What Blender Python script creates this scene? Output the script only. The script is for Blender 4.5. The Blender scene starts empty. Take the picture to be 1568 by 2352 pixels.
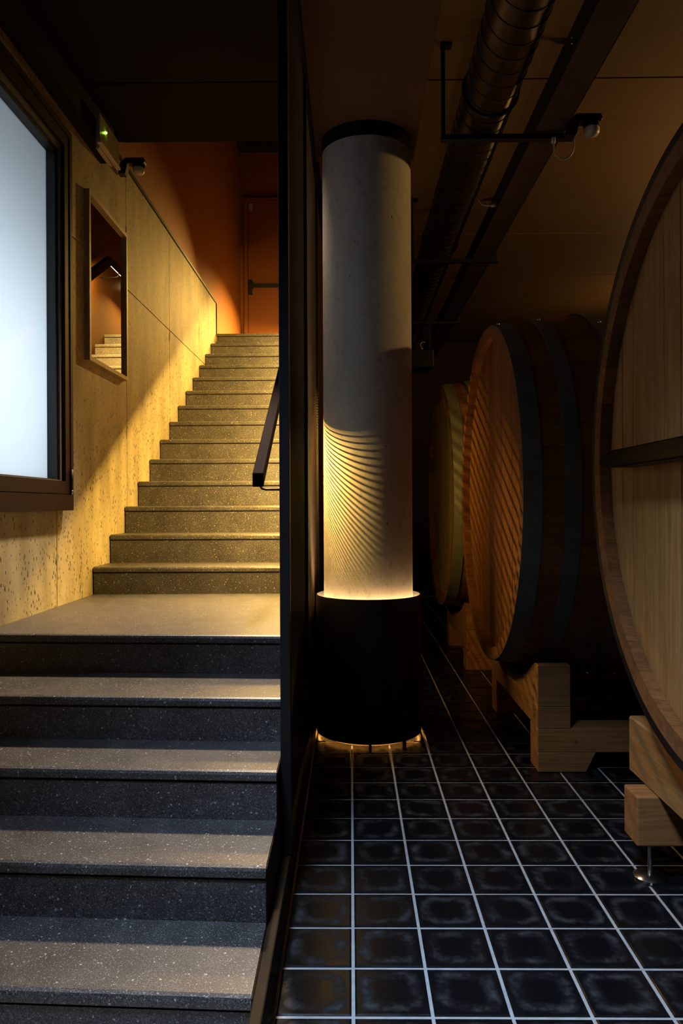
import bpy, bmesh, math, random
from mathutils import Vector, Matrix

random.seed(7)
S = bpy.context.scene
COL = S.collection
H = 1.317                       # eye height above the tiled floor
F = 1727.0                      # focal length in pixels of the 1568 x 2352 frame


def P(X, d, Y):                 # X right of the aisle axis, d depth from the eye, Y above eye level
    return Vector((X, d, Y + H))


# ------------------------------------------------------------------ camera
cam = bpy.data.objects.new('camera', bpy.data.cameras.new('camera'))
COL.objects.link(cam)
cam.data.sensor_fit = 'VERTICAL'
cam.data.sensor_height = 36.0
cam.data.lens = F / 2352 * 36.0
cam.data.shift_y = -15.0 / 2352
cam.data.clip_start = 0.02
YAW, ROLL = 0.0122, -0.0045
cam.matrix_world = (Matrix.Translation((0, 0, H)) @ Matrix.Rotation(YAW, 4, 'Z')
                    @ Matrix.Rotation(math.pi / 2, 4, 'X') @ Matrix.Rotation(ROLL, 4, 'Z'))
S.camera = cam

# ------------------------------------------------------------------ world, exposure
w = bpy.data.worlds.new('world')
S.world = w
w.use_nodes = True
w.node_tree.nodes['Background'].inputs[0].default_value = (0.25, 0.42, 0.75, 1)
w.node_tree.nodes['Background'].inputs[1].default_value = 0.02
S.view_settings.view_transform = 'Standard'
S.view_settings.look = 'None'
S.view_settings.gamma = 1.0
S.view_settings.use_curve_mapping = False
S.view_settings.exposure = 0.0
S.cycles.max_bounces = 8
S.cycles.diffuse_bounces = 4
S.cycles.glossy_bounces = 4
S.cycles.transmission_bounces = 4
S.cycles.sample_clamp_indirect = 4.0
S.cycles.caustics_reflective = False
S.cycles.caustics_refractive = False
S.cycles.use_denoising = True

# ------------------------------------------------------------------ lights
WX0 = -1.5625                   # face of the concrete wall beside the stairs
CY0 = 2.38                      # ceiling height above the eye
WARM = (1.0, 0.60, 0.14)
SLOPE = 0.1824 / 0.3238         # pitch of the upper flight
RAIL_X, RAIL_D0, RAIL_Y0 = -0.45, 3.65, 0.125
RAIL_D1 = 8.25                  # where the rail turns level
RAIL_Y1 = RAIL_Y0 + SLOPE * (RAIL_D1 - RAIL_D0)


def area(name, loc, direction, long_axis, length, width, power, color, spread=math.pi):
    l = bpy.data.lights.new(name, 'AREA')
    l.shape = 'RECTANGLE'
    l.size, l.size_y = length, width
    l.energy, l.color, l.spread = power, color, spread
    o = bpy.data.objects.new(name, l)
    z = -Vector(direction).normalized()
    x = Vector(long_axis)
    x = (x - z * x.dot(z)).normalized()
    y = z.cross(x)
    o.matrix_world = Matrix.Translation(loc) @ Matrix((x, y, z)).transposed().to_4x4()
    COL.objects.link(o)
    return o


def spot(name, loc, target, power, color, angle, blend, radius):
    l = bpy.data.lights.new(name, 'SPOT')
    l.energy, l.color, l.spot_size, l.spot_blend, l.shadow_soft_size = power, color, math.radians(angle), blend, radius
    o = bpy.data.objects.new(name, l)
    o.location = loc
    o.rotation_euler = (Vector(target) - Vector(loc)).to_track_quat('-Z', 'Y').to_euler()
    COL.objects.link(o)
    return o


# LED strip under the sloped handrail, and under its level upper end
ca, sa = math.cos(math.atan(SLOPE)), math.sin(math.atan(SLOPE))
tdir = Vector((0, ca, sa))
n0 = Vector((0, sa, -ca))
phi = math.radians(9)
nl = n0 * math.cos(phi) + Vector((1, 0, 0)) * math.sin(phi)
mid_d = (RAIL_D0 + 0.15 + RAIL_D1) / 2
area('rail_light', P(RAIL_X, mid_d, RAIL_Y0 + SLOPE * (mid_d - RAIL_D0)) + n0 * 0.05, nl, tdir,
     (RAIL_D1 - RAIL_D0 - 0.20) / ca, 0.014, 375, WARM)
area('rail_end_fill', P(RAIL_X, RAIL_D0 + 0.10, RAIL_Y0 - 0.02), (-0.12, -0.62, -0.78), (0, 1, 0), 0.12, 0.02, 2, (1.0, 0.70, 0.40))  # extra source added to lift the landing and lower treads
area('rail_light_top', P(RAIL_X, 9.8, RAIL_Y1 - 0.075), (-0.45, -0.05, -0.89), (0, 1, 0),
     1.8, 0.02, 230, WARM, math.radians(150))
spot('upper_wall_fill', P(RAIL_X, 9.0, RAIL_Y1 - 0.08), P(WX0, 6.8, 1.95), 230, WARM, 50, 1.0, 0.04)  # unseen spot added to brighten the upper concrete wall
# ceiling spot at the edge of the slab, over the foot of the upper flight
spot('stair_spot', P(-0.50, 4.62, CY0 - 0.06), P(-0.68, 3.05, -0.8), 820, (1.0, 0.76, 0.52), 64, 0.9, 0.11)
# cool daylight falling through a roof light above the viewer
area('roof_light', P(-0.58, 0.80, CY0 - 0.03), (0.26, 0.30, -1), (1, 0, 0), 0.5, 0.5, 30, (0.52, 0.70, 1.0), math.radians(56))
# cool area light added behind the frosted window to light its pane
area('window_backlight', P(-2.3, 3.2, 0.6), (1, 0.12, 0.05), (0, 1, 0), 1.7, 1.0, 25, (0.80, 0.90, 1.0))
# warm lamp high on the right hand wall of the cask hall
area('hall_lamp', P(3.7, 4.7, 1.75), (-0.9, 0.0, 0.35), (0, 1, 0), 0.5, 0.12, 32, (1.0, 0.58, 0.20))


area('hall_fill_far', P(3.7, 8.4, 1.6), (-0.9, -0.1, 0.35), (0, 1, 0), 0.5, 0.12, 7, (1.0, 0.58, 0.20))  # second unseen lamp, added to brighten the far ceiling


# ------------------------------------------------------------------ node helpers
def new_mat(name):
    m = bpy.data.materials.new(name)
    m.use_nodes = True
    nt = m.node_tree
    return m, nt, nt.nodes['Principled BSDF']


def node(nt, kind, **kw):
    n = nt.nodes.new(kind)
    for k, v in kw.items():
        setattr(n, k, v)
    return n


def ramp(nt, fac, stops):
    r = node(nt, 'ShaderNodeValToRGB')
    e = r.color_ramp.elements
    while len(e) < len(stops):
        e.new(0.5)
    for el, (p, c) in zip(e, stops):
        el.position = p
        el.color = (*c, 1) if len(c) == 3 else c
    nt.links.new(fac, r.inputs[0])
    return r.outputs[0]


def coords(nt, scale=(1, 1, 1), source='Position', rnd=False):
    if source == 'Position':
        v = node(nt, 'ShaderNodeNewGeometry').outputs['Position']
    else:
        v = node(nt, 'ShaderNodeTexCoord').outputs[source]
    if rnd:
        oi = node(nt, 'ShaderNodeObjectInfo')
        ml = node(nt, 'ShaderNodeMath', operation='MULTIPLY')
        ml.inputs[1].default_value = 37.0
        nt.links.new(oi.outputs['Random'], ml.inputs[0])
        ad = node(nt, 'ShaderNodeVectorMath', operation='ADD')
        nt.links.new(v, ad.inputs[0])
        nt.links.new(ml.outputs[0], ad.inputs[1])
        v = ad.outputs[0]
    mp = node(nt, 'ShaderNodeMapping')
    mp.inputs['Scale'].default_value = scale
    nt.links.new(v, mp.inputs['Vector'])
    return mp.outputs[0]


def noise(nt, vec, scale, detail=4, rough=0.6):
    n = node(nt, 'ShaderNodeTexNoise')
    n.inputs['Scale'].default_value = scale
    n.inputs['Detail'].default_value = detail
    n.inputs['Roughness'].default_value = rough
    nt.links.new(vec, n.inputs['Vector'])
    return n.outputs['Fac']


def mix(nt, a, b, fac, mode='MULTIPLY'):
    m = node(nt, 'ShaderNodeMix', data_type='RGBA', blend_type=mode)
    for sock, v in ((m.inputs[0], fac), (m.inputs[6], a), (m.inputs[7], b)):
        if isinstance(v, (int, float)):
            sock.default_value = v
        elif isinstance(v, tuple):
            sock.default_value = (*v, 1)
        else:
            nt.links.new(v, sock)
    return m.outputs[2]


def bump(nt, b, height, strength, dist=0.01):
    n = node(nt, 'ShaderNodeBump')
    n.inputs['Strength'].default_value = strength
    n.inputs['Distance'].default_value = dist
    nt.links.new(height, n.inputs['Height'])
    nt.links.new(n.outputs[0], b.inputs['Normal'])


def plain(name, color, rough=0.5, metal=0.0, vary=0.12, scale=6.0, spec=0.5):
    m, nt, b = new_mat(name)
    b.inputs['Specular IOR Level'].default_value = spec
    v = noise(nt, coords(nt), scale)
    c = ramp(nt, v, [(0.3, tuple(x * (1 - vary) for x in color)), (0.7, tuple(min(1, x * (1 + vary)) for x in color))])
    nt.links.new(c, b.inputs['Base Color'])
    b.inputs['Roughness'].default_value = rough
    b.inputs['Metallic'].default_value = metal
    return m


def concrete(name, c0, c1, pit_scale, pit_size, stain=0.5):
    m, nt, b = new_mat(name)
    cv = coords(nt)
    st = noise(nt, coords(nt, (1.0, 1.0, 0.35)), 5.0, 6, 0.6)
    cloud = noise(nt, cv, 1.6, 6, 0.6)
    fine = noise(nt, coords(nt, (1, 1, 0.7)), 30.0, 5, 0.75)
    col = ramp(nt, cloud, [(0.3, c0), (0.7, c1)])
    col = mix(nt, col, ramp(nt, st, [(0.34, (0.55, 0.53, 0.46)), (0.60, (1, 1, 1))]), stain)
    col = mix(nt, col, ramp(nt, fine, [(0.32, (0.5, 0.47, 0.40)), (0.46, (1, 1, 1))]), 0.5)
    vo = node(nt, 'ShaderNodeTexVoronoi')
    vo.inputs['Scale'].default_value = pit_scale
    vo.inputs['Randomness'].default_value = 1.0
    nt.links.new(coords(nt, (1, 1, 0.45)), vo.inputs['Vector'])
    sep = node(nt, 'ShaderNodeSeparateColor')
    nt.links.new(vo.outputs['Color'], sep.inputs[0])
    # only some cells hold an air hole, of differing size
    thr = node(nt, 'ShaderNodeMapRange')
    thr.inputs[1].default_value, thr.inputs[2].default_value = 0.55, 1.0
    thr.inputs[3].default_value, thr.inputs[4].default_value = 0.0, pit_size
    nt.links.new(sep.outputs[0], thr.inputs[0])
    patch = ramp(nt, noise(nt, cv, 4.5, 4, 0.7), [(0.38, (0.35,) * 3), (0.66, (1.0,) * 3)])
    tm = node(nt, 'ShaderNodeMath', operation='MULTIPLY')
    nt.links.new(thr.outputs[0], tm.inputs[0])
    nt.links.new(patch, tm.inputs[1])
    thr = tm
    lt = node(nt, 'ShaderNodeMath', operation='LESS_THAN')
    nt.links.new(vo.outputs['Distance'], lt.inputs[0])
    nt.links.new(thr.outputs[0], lt.inputs[1])
    col = mix(nt, col, (0.03, 0.022, 0.012), lt.outputs[0], 'MIX')
    nt.links.new(col, b.inputs['Base Color'])
    b.inputs['Roughness'].default_value = 0.72
    hm = node(nt, 'ShaderNodeMath', operation='SUBTRACT')
    nt.links.new(fine, hm.inputs[0])
    nt.links.new(lt.outputs[0], hm.inputs[1])
    bump(nt, b, hm.outputs[0], 0.35, 0.006)
    return m


def terrazzo(name):
    m, nt, b = new_mat(name)
    cv = coords(nt)
    base = ramp(nt, noise(nt, cv, 9, 5), [(0.3, (0.030, 0.028, 0.027)), (0.7, (0.060, 0.056, 0.053))])
    wv = node(nt, 'ShaderNodeTexNoise')
    wv.inputs['Scale'].default_value = 120
    wv.inputs['Detail'].default_value = 2
    nt.links.new(cv, wv.inputs['Vector'])
    wa = node(nt, 'ShaderNodeVectorMath', operation='MULTIPLY_ADD')
    wa.inputs[1].default_value = (0.009, 0.009, 0.009)
    nt.links.new(wv.outputs['Color'], wa.inputs[0])
    nt.links.new(cv, wa.inputs[2])
    cw = wa.outputs[0]
    fine = noise(nt, cv, 260, 3, 0.7)
    base = mix(nt, base, ramp(nt, fine, [(0.40, (0.25, 0.25, 0.26)), (0.62, (2.0, 1.95, 1.9))]), 0.9)
    for sc, lo, br in ((120, 0.965, (0.34, 0.32, 0.29)), (190, 0.90, (0.22, 0.21, 0.20)), (340, 0.82, (0.24, 0.23, 0.22))):
        vo = node(nt, 'ShaderNodeTexVoronoi')
        vo.inputs['Scale'].default_value = sc
        nt.links.new(cw, vo.inputs['Vector'])
        sep = node(nt, 'ShaderNodeSeparateColor')
        nt.links.new(vo.outputs['Color'], sep.inputs[0])
        gt = node(nt, 'ShaderNodeMath', operation='GREATER_THAN')
        gt.inputs[1].default_value = lo
        nt.links.new(sep.outputs[0], gt.inputs[0])
        lt = node(nt, 'ShaderNodeMath', operation='LESS_THAN')
        lt.inputs[1].default_value = 0.36
        nt.links.new(vo.outputs['Distance'], lt.inputs[0])
        ml = node(nt, 'ShaderNodeMath', operation='MULTIPLY')
        nt.links.new(gt.outputs[0], ml.inputs[0])
        nt.links.new(lt.outputs[0], ml.inputs[1])
        base = mix(nt, base, br, ml.outputs[0], 'MIX')
    nt.links.new(base, b.inputs['Base Color'])
    b.inputs['Roughness'].default_value = 0.42
    b.inputs['Specular IOR Level'].default_value = 0.45
    bump(nt, b, fine, 0.08, 0.002)
    return m


def wood(name, c0, c1, axis, rough=0.55, freq=26.0, vary=0.35, knots=False, spec=0.3):
    """axis: the world axis (0 x, 1 y, 2 z) the grain runs along"""
    m, nt, b = new_mat(name)
    sc = [1.0, 1.0, 1.0]
    sc[axis] = 0.045
    v = coords(nt, tuple(sc), rnd=True)
    g = noise(nt, v, freq, 5, 0.7)
    g2 = noise(nt, v, freq * 4.5, 3, 0.6)
    col = ramp(nt, g, [(0.32, c0), (0.66, c1)])
    col = mix(nt, col, ramp(nt, g2, [(0.38, (0.66, 0.62, 0.56)), (0.56, (1, 1, 1))]), 0.7)
    oi = node(nt, 'ShaderNodeObjectInfo')
    col = mix(nt, col, ramp(nt, oi.outputs['Random'], [(0.0, (1 - vary,) * 3), (1.0, (1.0, 1.0, 1.0))]), 1.0)
    if knots:
        vo = node(nt, 'ShaderNodeTexVoronoi')
        vo.inputs['Scale'].default_value = 5.0
        nt.links.new(coords(nt, rnd=True), vo.inputs['Vector'])
        k = ramp(nt, vo.outputs['Distance'], [(0.03, (0.25, 0.16, 0.10)), (0.09, (1, 1, 1))])
        col = mix(nt, col, k, 0.9)
    nt.links.new(col, b.inputs['Base Color'])
    b.inputs['Roughness'].default_value = rough
    b.inputs['Specular IOR Level'].default_value = spec
    bump(nt, b, g2, 0.12, 0.003)
    return m


def tile_mat(name):
    """black glazed tile with a worn, dusty rounded ring; UV 0..1 over each tile"""
    m, nt, b = new_mat(name)
    uv = node(nt, 'ShaderNodeTexCoord').outputs['UV']
    sx = node(nt, 'ShaderNodeSeparateXYZ')
    nt.links.new(uv, sx.inputs[0])
    pw = []
    for k in (0, 1):
        a = node(nt, 'ShaderNodeMath', operation='SUBTRACT')
        a.inputs[1].default_value = 0.5
        nt.links.new(sx.outputs[k], a.inputs[0])
        ab = node(nt, 'ShaderNodeMath', operation='ABSOLUTE')
        nt.links.new(a.outputs[0], ab.inputs[0])
        p = node(nt, 'ShaderNodeMath', operation='POWER')
        p.inputs[1].default_value = 4.5
        nt.links.new(ab.outputs[0], p.inputs[0])
        pw.append(p.outputs[0])
    s = node(nt, 'ShaderNodeMath', operation='ADD')
    nt.links.new(pw[0], s.inputs[0])
    nt.links.new(pw[1], s.inputs[1])
    r = node(nt, 'ShaderNodeMath', operation='POWER')
    r.inputs[1].default_value = 1 / 4.5
    nt.links.new(s.outputs[0], r.inputs[0])
    wob = noise(nt, coords(nt), 10, 5, 0.7)
    wm = node(nt, 'ShaderNodeMath', operation='MULTIPLY_ADD')
    wm.inputs[1].default_value = 0.26
    wm.inputs[2].default_value = -0.13
    nt.links.new(wob, wm.inputs[0])
    rr = node(nt, 'ShaderNodeMath', operation='ADD')
    nt.links.new(r.outputs[0], rr.inputs[0])
    nt.links.new(wm.outputs[0], rr.inputs[1])
    ring = ramp(nt, rr.outputs[0], [(0.22, (0.0,) * 3), (0.36, (1,) * 3), (0.45, (0.02,) * 3), (0.5, (0.12,) * 3)])
    blot = ramp(nt, noise(nt, coords(nt), 11, 5, 0.7), [(0.46, (0.03,) * 3), (0.68, (1,) * 3)])
    mask = mix(nt, ring, blot, 0.93)
    col = mix(nt, (0.0045, 0.0048, 0.0055), (0.052, 0.052, 0.052), mask, 'MIX')
    nt.links.new(col, b.inputs['Base Color'])
    rg = ramp(nt, mask, [(0.0, (0.22,) * 3), (0.6, (0.6,) * 3)])
    nt.links.new(rg, b.inputs['Roughness'])
    b.inputs['Specular IOR Level'].default_value = 0.17
    bump(nt, b, noise(nt, coords(nt), 30, 3), 0.06, 0.004)
    return m


def emissive(name, color, strength):
    m, nt, b = new_mat(name)
    b.inputs['Base Color'].default_value = (*color, 1)
    b.inputs['Emission Color'].default_value = (*color, 1)
    b.inputs['Emission Strength'].default_value = strength
    return m


def frosted():
    m, nt, b = new_mat('frosted_glass')
    nt.nodes.remove(b)
    tr = node(nt, 'ShaderNodeBsdfTranslucent')
    tr.inputs[0].default_value = (0.86, 0.90, 0.92, 1)
    gl = node(nt, 'ShaderNodeBsdfGlossy')
    gl.inputs['Roughness'].default_value = 0.03
    fr = node(nt, 'ShaderNodeFresnel')
    fr.inputs[0].default_value = 1.22
    mx = node(nt, 'ShaderNodeMixShader')
    nt.links.new(fr.outputs[0], mx.inputs[0])
    nt.links.new(tr.outputs[0], mx.inputs[1])
    nt.links.new(gl.outputs[0], mx.inputs[2])
    nt.links.new(mx.outputs[0], nt.nodes['Material Output'].inputs[0])
    return m


M = dict(
    concrete=concrete('board_marked_concrete', (0.34, 0.285, 0.155), (0.50, 0.42, 0.235), 80, 0.55, 0.8),
    column=concrete('smooth_concrete', (0.47, 0.435, 0.37), (0.59, 0.545, 0.465), 30, 0.16, 0.35),
    terrazzo=terrazzo('dark_terrazzo'),
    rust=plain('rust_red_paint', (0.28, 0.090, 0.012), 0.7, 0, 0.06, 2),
    rust_low_bounce=plain('low_bounce_rust_paint', (0.045, 0.017, 0.003), 0.8, 0, 0.06, 2, 0.08),  # same rust paint, darkened to cut the light it bounces
    door=plain('brown_door_paint', (0.22, 0.07, 0.012), 0.5, 0, 0.05, 2),
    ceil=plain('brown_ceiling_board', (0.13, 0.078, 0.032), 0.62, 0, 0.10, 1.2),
    ceil_shaded=plain('shaded_brown_ceiling_board', (0.010, 0.0055, 0.0035), 0.8, 0, 0.10, 1.2, 0.08),  # same brown board, with the stair side's shade put into its colour
    slab=plain('dark_slab', (0.02, 0.015, 0.012), 0.8),
    beam=plain('brown_plaster', (0.13, 0.072, 0.034), 0.8, 0, 0.10, 3, 0.1),
    dark=plain('dark_plaster', (0.014, 0.009, 0.007), 0.8, 0, 0.2, 3, 0.1),
    hallwall=plain('dark_red_plaster', (0.05, 0.022, 0.014), 0.8, 0, 0.1, 2),
    steel=plain('black_steel', (0.008, 0.007, 0.0065), 0.45, 0.0, 0.1, 8, 0.35),
    mesh=plain('bronze_mesh', (0.042, 0.020, 0.008), 0.45, 0.2, 0.1, 20),
    brown=plain('brown_frame_paint', (0.017, 0.005, 0.002), 0.6, 0, 0.06, 4, 0.12),
    gasket=plain('black_rubber', (0.008, 0.010, 0.012), 0.5),
    bead=plain('grey_glazing_bead', (0.10, 0.085, 0.08), 0.5),
    tile=tile_mat('black_glazed_tile'),
    grout=plain('grey_grout', (0.38, 0.37, 0.355), 0.85, 0, 0.15, 30),
    duct=plain('dark_galvanised_steel', (0.11, 0.078, 0.042), 0.34, 0.9, 0.15, 5),
    tray=plain('brown_cable_tray', (0.045, 0.026, 0.018), 0.55),
    plastic=plain('pale_plastic', (0.55, 0.48, 0.36), 0.4),
    sign=plain('sign_plastic', (0.36, 0.33, 0.20), 0.3),
    frame=wood('pale_frame_wood', (0.42, 0.30, 0.18), (0.60, 0.46, 0.30), 2),
    hoop=plain('dull_grey_hoop_steel', (0.125, 0.13, 0.115), 0.5, 0.2, 0.25, 9),
    hoop_black=plain('black_hoop_steel', (0.020, 0.013, 0.011), 0.4, 0.2, 0.2, 9),
    hoop_olive=plain('olive_hoop_steel', (0.24, 0.22, 0.12), 0.5, 0.3, 0.2, 9),
    oak_end=wood('oak_stave', (0.22, 0.085, 0.025), (0.36, 0.155, 0.052), 0),
    oak_head=wood('red_oak_head', (0.22, 0.085, 0.022), (0.33, 0.145, 0.042), 2, vary=0.25),
    oak_pale=wood('pale_oak_head', (0.42, 0.195, 0.055), (0.60, 0.315, 0.105), 2, vary=0.22, freq=34),
    oak_olive=wood('olive_oak_head', (0.36, 0.27, 0.09), (0.52, 0.42, 0.16), 2, vary=0.25),
    beam_x=wood('pine_along', (0.36, 0.145, 0.042), (0.50, 0.23, 0.075), 0, vary=0.2, knots=True),
    beam_y=wood('pine_across', (0.34, 0.165, 0.05), (0.48, 0.255, 0.09), 1, vary=0.2),
    beam_end=wood('pine_end_grain', (0.36, 0.15, 0.045), (0.50, 0.23, 0.075), 0, vary=0.2, freq=18),
    bar=wood('dark_stained_bar', (0.004, 0.0024, 0.0028), (0.008, 0.005, 0.0055), 1, rough=0.3, spec=0.05),
    chrome=plain('bright_steel', (0.62, 0.60, 0.57), 0.22, 1.0, 0.05),
    green=emissive('green_indicator', (0.35, 1.0, 0.05), 18),
    led=emissive('warm_led_cover', (1.0, 0.66, 0.28), 9),
    ringled=emissive('warm_ring_lamp', (1.0, 0.62, 0.28), 62),
    dimled=emissive('dim_ring_lamp', (1.0, 0.42, 0.08), 14.0),
    rail_paint=plain('black_plum_paint', (0.007, 0.004, 0.005), 0.75, 0, 0.05, 4, 0.03),
    skirt=plain('brown_skirting', (0.022, 0.013, 0.006), 0.6, 0, 0.2, 9, 0.08),
    frost=frosted(),
    ink=plain('stamp_ink', (0.012, 0.01, 0.01), 0.7),
    white=plain('white_lining', (0.82, 0.83, 0.84), 0.8, 0, 0.03),
    steelbox=plain('black_plastic', (0.006, 0.006, 0.006), 0.5),
)
mm, nt, b = new_mat('mirror_glass')
b.inputs['Base Color'].default_value = (0.82, 0.80, 0.76, 1)
b.inputs['Metallic'].default_value = 1.0
b.inputs['Roughness'].default_value = 0.012
M['mirror'] = mm


# ------------------------------------------------------------------ object helpers
def link(name, mesh, mat=None, parent=None, smooth=False, loc=None):
    o = bpy.data.objects.new(name, mesh)
    COL.objects.link(o)
    if mat is not None and not mesh.materials:
        mesh.materials.append(M[mat] if isinstance(mat, str) else mat)
    if smooth:
        for p in mesh.polygons:
            p.use_smooth = True
    if loc is not None:
        o.location = loc
    if parent is not None:
        adopt(o, parent)
    return o


def chain_loc(p):
    v = Vector((0, 0, 0))
    while p is not None:
        v = v + p.location if p.parent is None else v
        p = p.parent
    return v


def adopt(o, parent):
    """children keep the world place of their mesh; things sit unrotated at their base"""
    o.parent = parent
    if parent.parent is None:
        o.matrix_parent_inverse = Matrix.Translation(-Vector(parent.location))
    else:
        o.matrix_parent_inverse = Matrix.Translation(-Vector(parent.location)) if parent.get('moved') else Matrix.Identity(4)


def pyd(name, verts, faces):
    me = bpy.data.meshes.new(name)
    me.from_pydata([tuple(v) for v in verts], [], faces)
    me.update()
    return me


def box_vf(x0, x1, d0, d1, y0, y1):
    z0, z1 = y0 + H, y1 + H
    v = [(x0, d0, z0), (x1, d0, z0), (x1, d1, z0), (x0, d1, z0), (x0, d0, z1), (x1, d0, z1), (x1, d1, z1), (x0, d1, z1)]
    f = [(3, 2, 1, 0), (4, 5, 6, 7), (0, 1, 5, 4), (1, 2, 6, 5), (2, 3, 7, 6), (3, 0, 4, 7)]
    return v, f


def bevelled(me, w, seg=2):
    bm = bmesh.new()
    bm.from_mesh(me)
    bmesh.ops.bevel(bm, geom=bm.edges[:], offset=w, segments=seg, affect='EDGES', profile=0.5)
    bm.to_mesh(me)
    bm.free()
    return me


def box(name, x0, x1, d0, d1, y0, y1, mat, parent=None, bevel=0.0):
    me = pyd(name, *box_vf(x0, x1, d0, d1, y0, y1))
    if bevel:
        bevelled(me, bevel)
    return link(name, me, mat, parent)


def boxes(name, lst, mat, parent=None):
    V, Fc = [], []
    for a in lst:
        v, f = box_vf(*a)
        k = len(V)
        V += v
        Fc += [tuple(i + k for i in q) for q in f]
    return link(name, pyd(name, V, Fc), mat, parent)


def prism_x(name, poly, x0, x1, mat, parent=None, bevel=0.0):
    """poly: list of (d, Y) counter-clockwise seen from -X; extruded along X"""
    n = len(poly)
    v = [P(x0, d, y) for d, y in poly] + [P(x1, d, y) for d, y in poly]
    f = [tuple(range(n))[::-1], tuple(range(n, 2 * n))] + [(i, (i + 1) % n, n + (i + 1) % n, n + i) for i in range(n)]
    me = pyd(name, v, f)
    bm = bmesh.new()
    bm.from_mesh(me)
    bmesh.ops.recalc_face_normals(bm, faces=bm.faces[:])
    if bevel:
        bmesh.ops.bevel(bm, geom=bm.edges[:], offset=bevel, segments=1, affect='EDGES')
    bm.to_mesh(me)
    bm.free()
    return link(name, me, mat, parent)


def prism_d(name, poly, d0, d1, mat, parent=None, bevel=0.0):
    """poly: list of (X, Y); extruded along depth"""
    n = len(poly)
    v = [P(x, d0, y) for x, y in poly] + [P(x, d1, y) for x, y in poly]
    f = [tuple(range(n)), tuple(range(n, 2 * n))[::-1]] + [(i, n + i, n + (i + 1) % n, (i + 1) % n) for i in range(n)]
    me = pyd(name, v, f)
    bm = bmesh.new()
    bm.from_mesh(me)
    bmesh.ops.recalc_face_normals(bm, faces=bm.faces[:])
    if bevel:
        bmesh.ops.bevel(bm, geom=bm.edges[:], offset=bevel, segments=1, affect='EDGES')
    bm.to_mesh(me)
    bm.free()
    return link(name, me, mat, parent)


def sweep_vf(pts, r, seg=8, closed=False):
    pts = [Vector(p) for p in pts]
    n = len(pts)
    V, Fc = [], []
    up = None
    for i, p in enumerate(pts):
        a = pts[(i - 1) % n] if (i > 0 or closed) else pts[0]
        c = pts[(i + 1) % n] if (i < n - 1 or closed) else pts[-1]
        t = (c - a).normalized()
        if up is None:
            up = Vector((0, 0, 1)) if abs(t.z) < 0.9 else Vector((1, 0, 0))
        u = (up - t * up.dot(t)).normalized()
        s = t.cross(u)
        up = u
        for k in range(seg):
            an = 2 * math.pi * k / seg
            V.append(p + (u * math.cos(an) + s * math.sin(an)) * r)
    for i in range(n if closed else n - 1):
        for k in range(seg):
            j = (i + 1) % n
            Fc.append((i * seg + k, i * seg + (k + 1) % seg, j * seg + (k + 1) % seg, j * seg + k))
    if not closed:
        Fc.append(tuple(range(seg))[::-1])
        Fc.append(tuple((n - 1) * seg + k for k in range(seg)))
    return V, Fc


def tube(name, pts, r, mat, parent=None, seg=8, closed=False):
    return link(name, pyd(name, *sweep_vf(pts, r, seg, closed)), mat, parent, smooth=True)


def lathe(name, prof, cx, cd, mat, parent=None, seg=64, smooth=True):
    """prof: list of (radius, Y) closed loop revolved about the vertical axis"""
    n = len(prof)
    V, Fc = [], []
    for k in range(seg):
        a = 2 * math.pi * k / seg
        for r, y in prof:
            V.append(P(cx + r * math.cos(a), cd + r * math.sin(a), y))
    for k in range(seg):
        k2 = (k + 1) % seg
        for i in range(n):
            j = (i + 1) % n
            if prof[i][0] < 1e-6 and prof[j][0] < 1e-6:
                continue
            Fc.append((k * n + i, k2 * n + i, k2 * n + j, k * n + j))
    me = pyd(name, V, Fc)
    bm = bmesh.new()
    bm.from_mesh(me)
    bmesh.ops.remove_doubles(bm, verts=bm.verts[:], dist=1e-6)
    bmesh.ops.recalc_face_normals(bm, faces=bm.faces[:])
    bm.to_mesh(me)
    bm.free()
    o = link(name, me, mat, parent, smooth)
    if smooth:
        sharp_edges(me, 40)
    return o


def sharp_edges(me, deg):
    bm = bmesh.new()
    bm.from_mesh(me)
    for e in bm.edges:
        if len(e.link_faces) == 2 and e.calc_face_angle(0) > math.radians(deg):
            e.smooth = False
    bm.to_mesh(me)
    bm.free()


def thing(name, loc, label, cat, group=None):
    o = bpy.data.objects.new(name, None)
    o.location = loc
    o.empty_display_size = 0.1
    COL.objects.link(o)
    o['label'], o['category'] = label, cat
    if group:
        o['group'] = group
    return o


def tag(o, label, cat, group=None):
    o['label'], o['category'] = label, cat
    if group:
        o['group'] = group
    return o


def struct(o):
    o['kind'] = 'structure'
    return o


WX = -1.5625                    # face of the concrete wall beside the stairs
CY = 2.38                       # ceiling height above the eye
FL = -H                         # floor

# ------------------------------------------------------------------ floor
floor = struct(box('floor', -1.7, 4.3, -3.1, 11.2, FL - 0.10, FL - 0.004, 'grout'))
TS, TD0, TX0 = 0.2051, 2.1437, -0.204
hw = TS / 2 - 0.0048


def tile_geo(cx, cd):
    """slightly pillowed tile: bevelled rim, flat centre"""
    V, U = [], []
    for hx, y in ((hw, FL - 0.02), (hw, FL - 0.003), (hw - 0.005, FL)):
        for sx, sd in ((-1, -1), (1, -1), (1, 1), (-1, 1)):
            V.append((cx + sx * hx, cd + sd * hx, y + H))
            U.append((0.5 + sx * hx / (2 * hw), 0.5 + sd * hx / (2 * hw)))
    Fc = [(8, 9, 10, 11)]
    for L in (0, 4):
        for i in range(4):
            j = (i + 1) % 4
            Fc.append((L + i, L + j, L + 4 + j, L + 4 + i))
    return V, Fc, U


def set_uv(me, U):
    uv = me.uv_layers.new(name='UVMap')
    for lp in me.loops:
        uv.data[lp.index].uv = U[lp.vertex_index]


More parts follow.
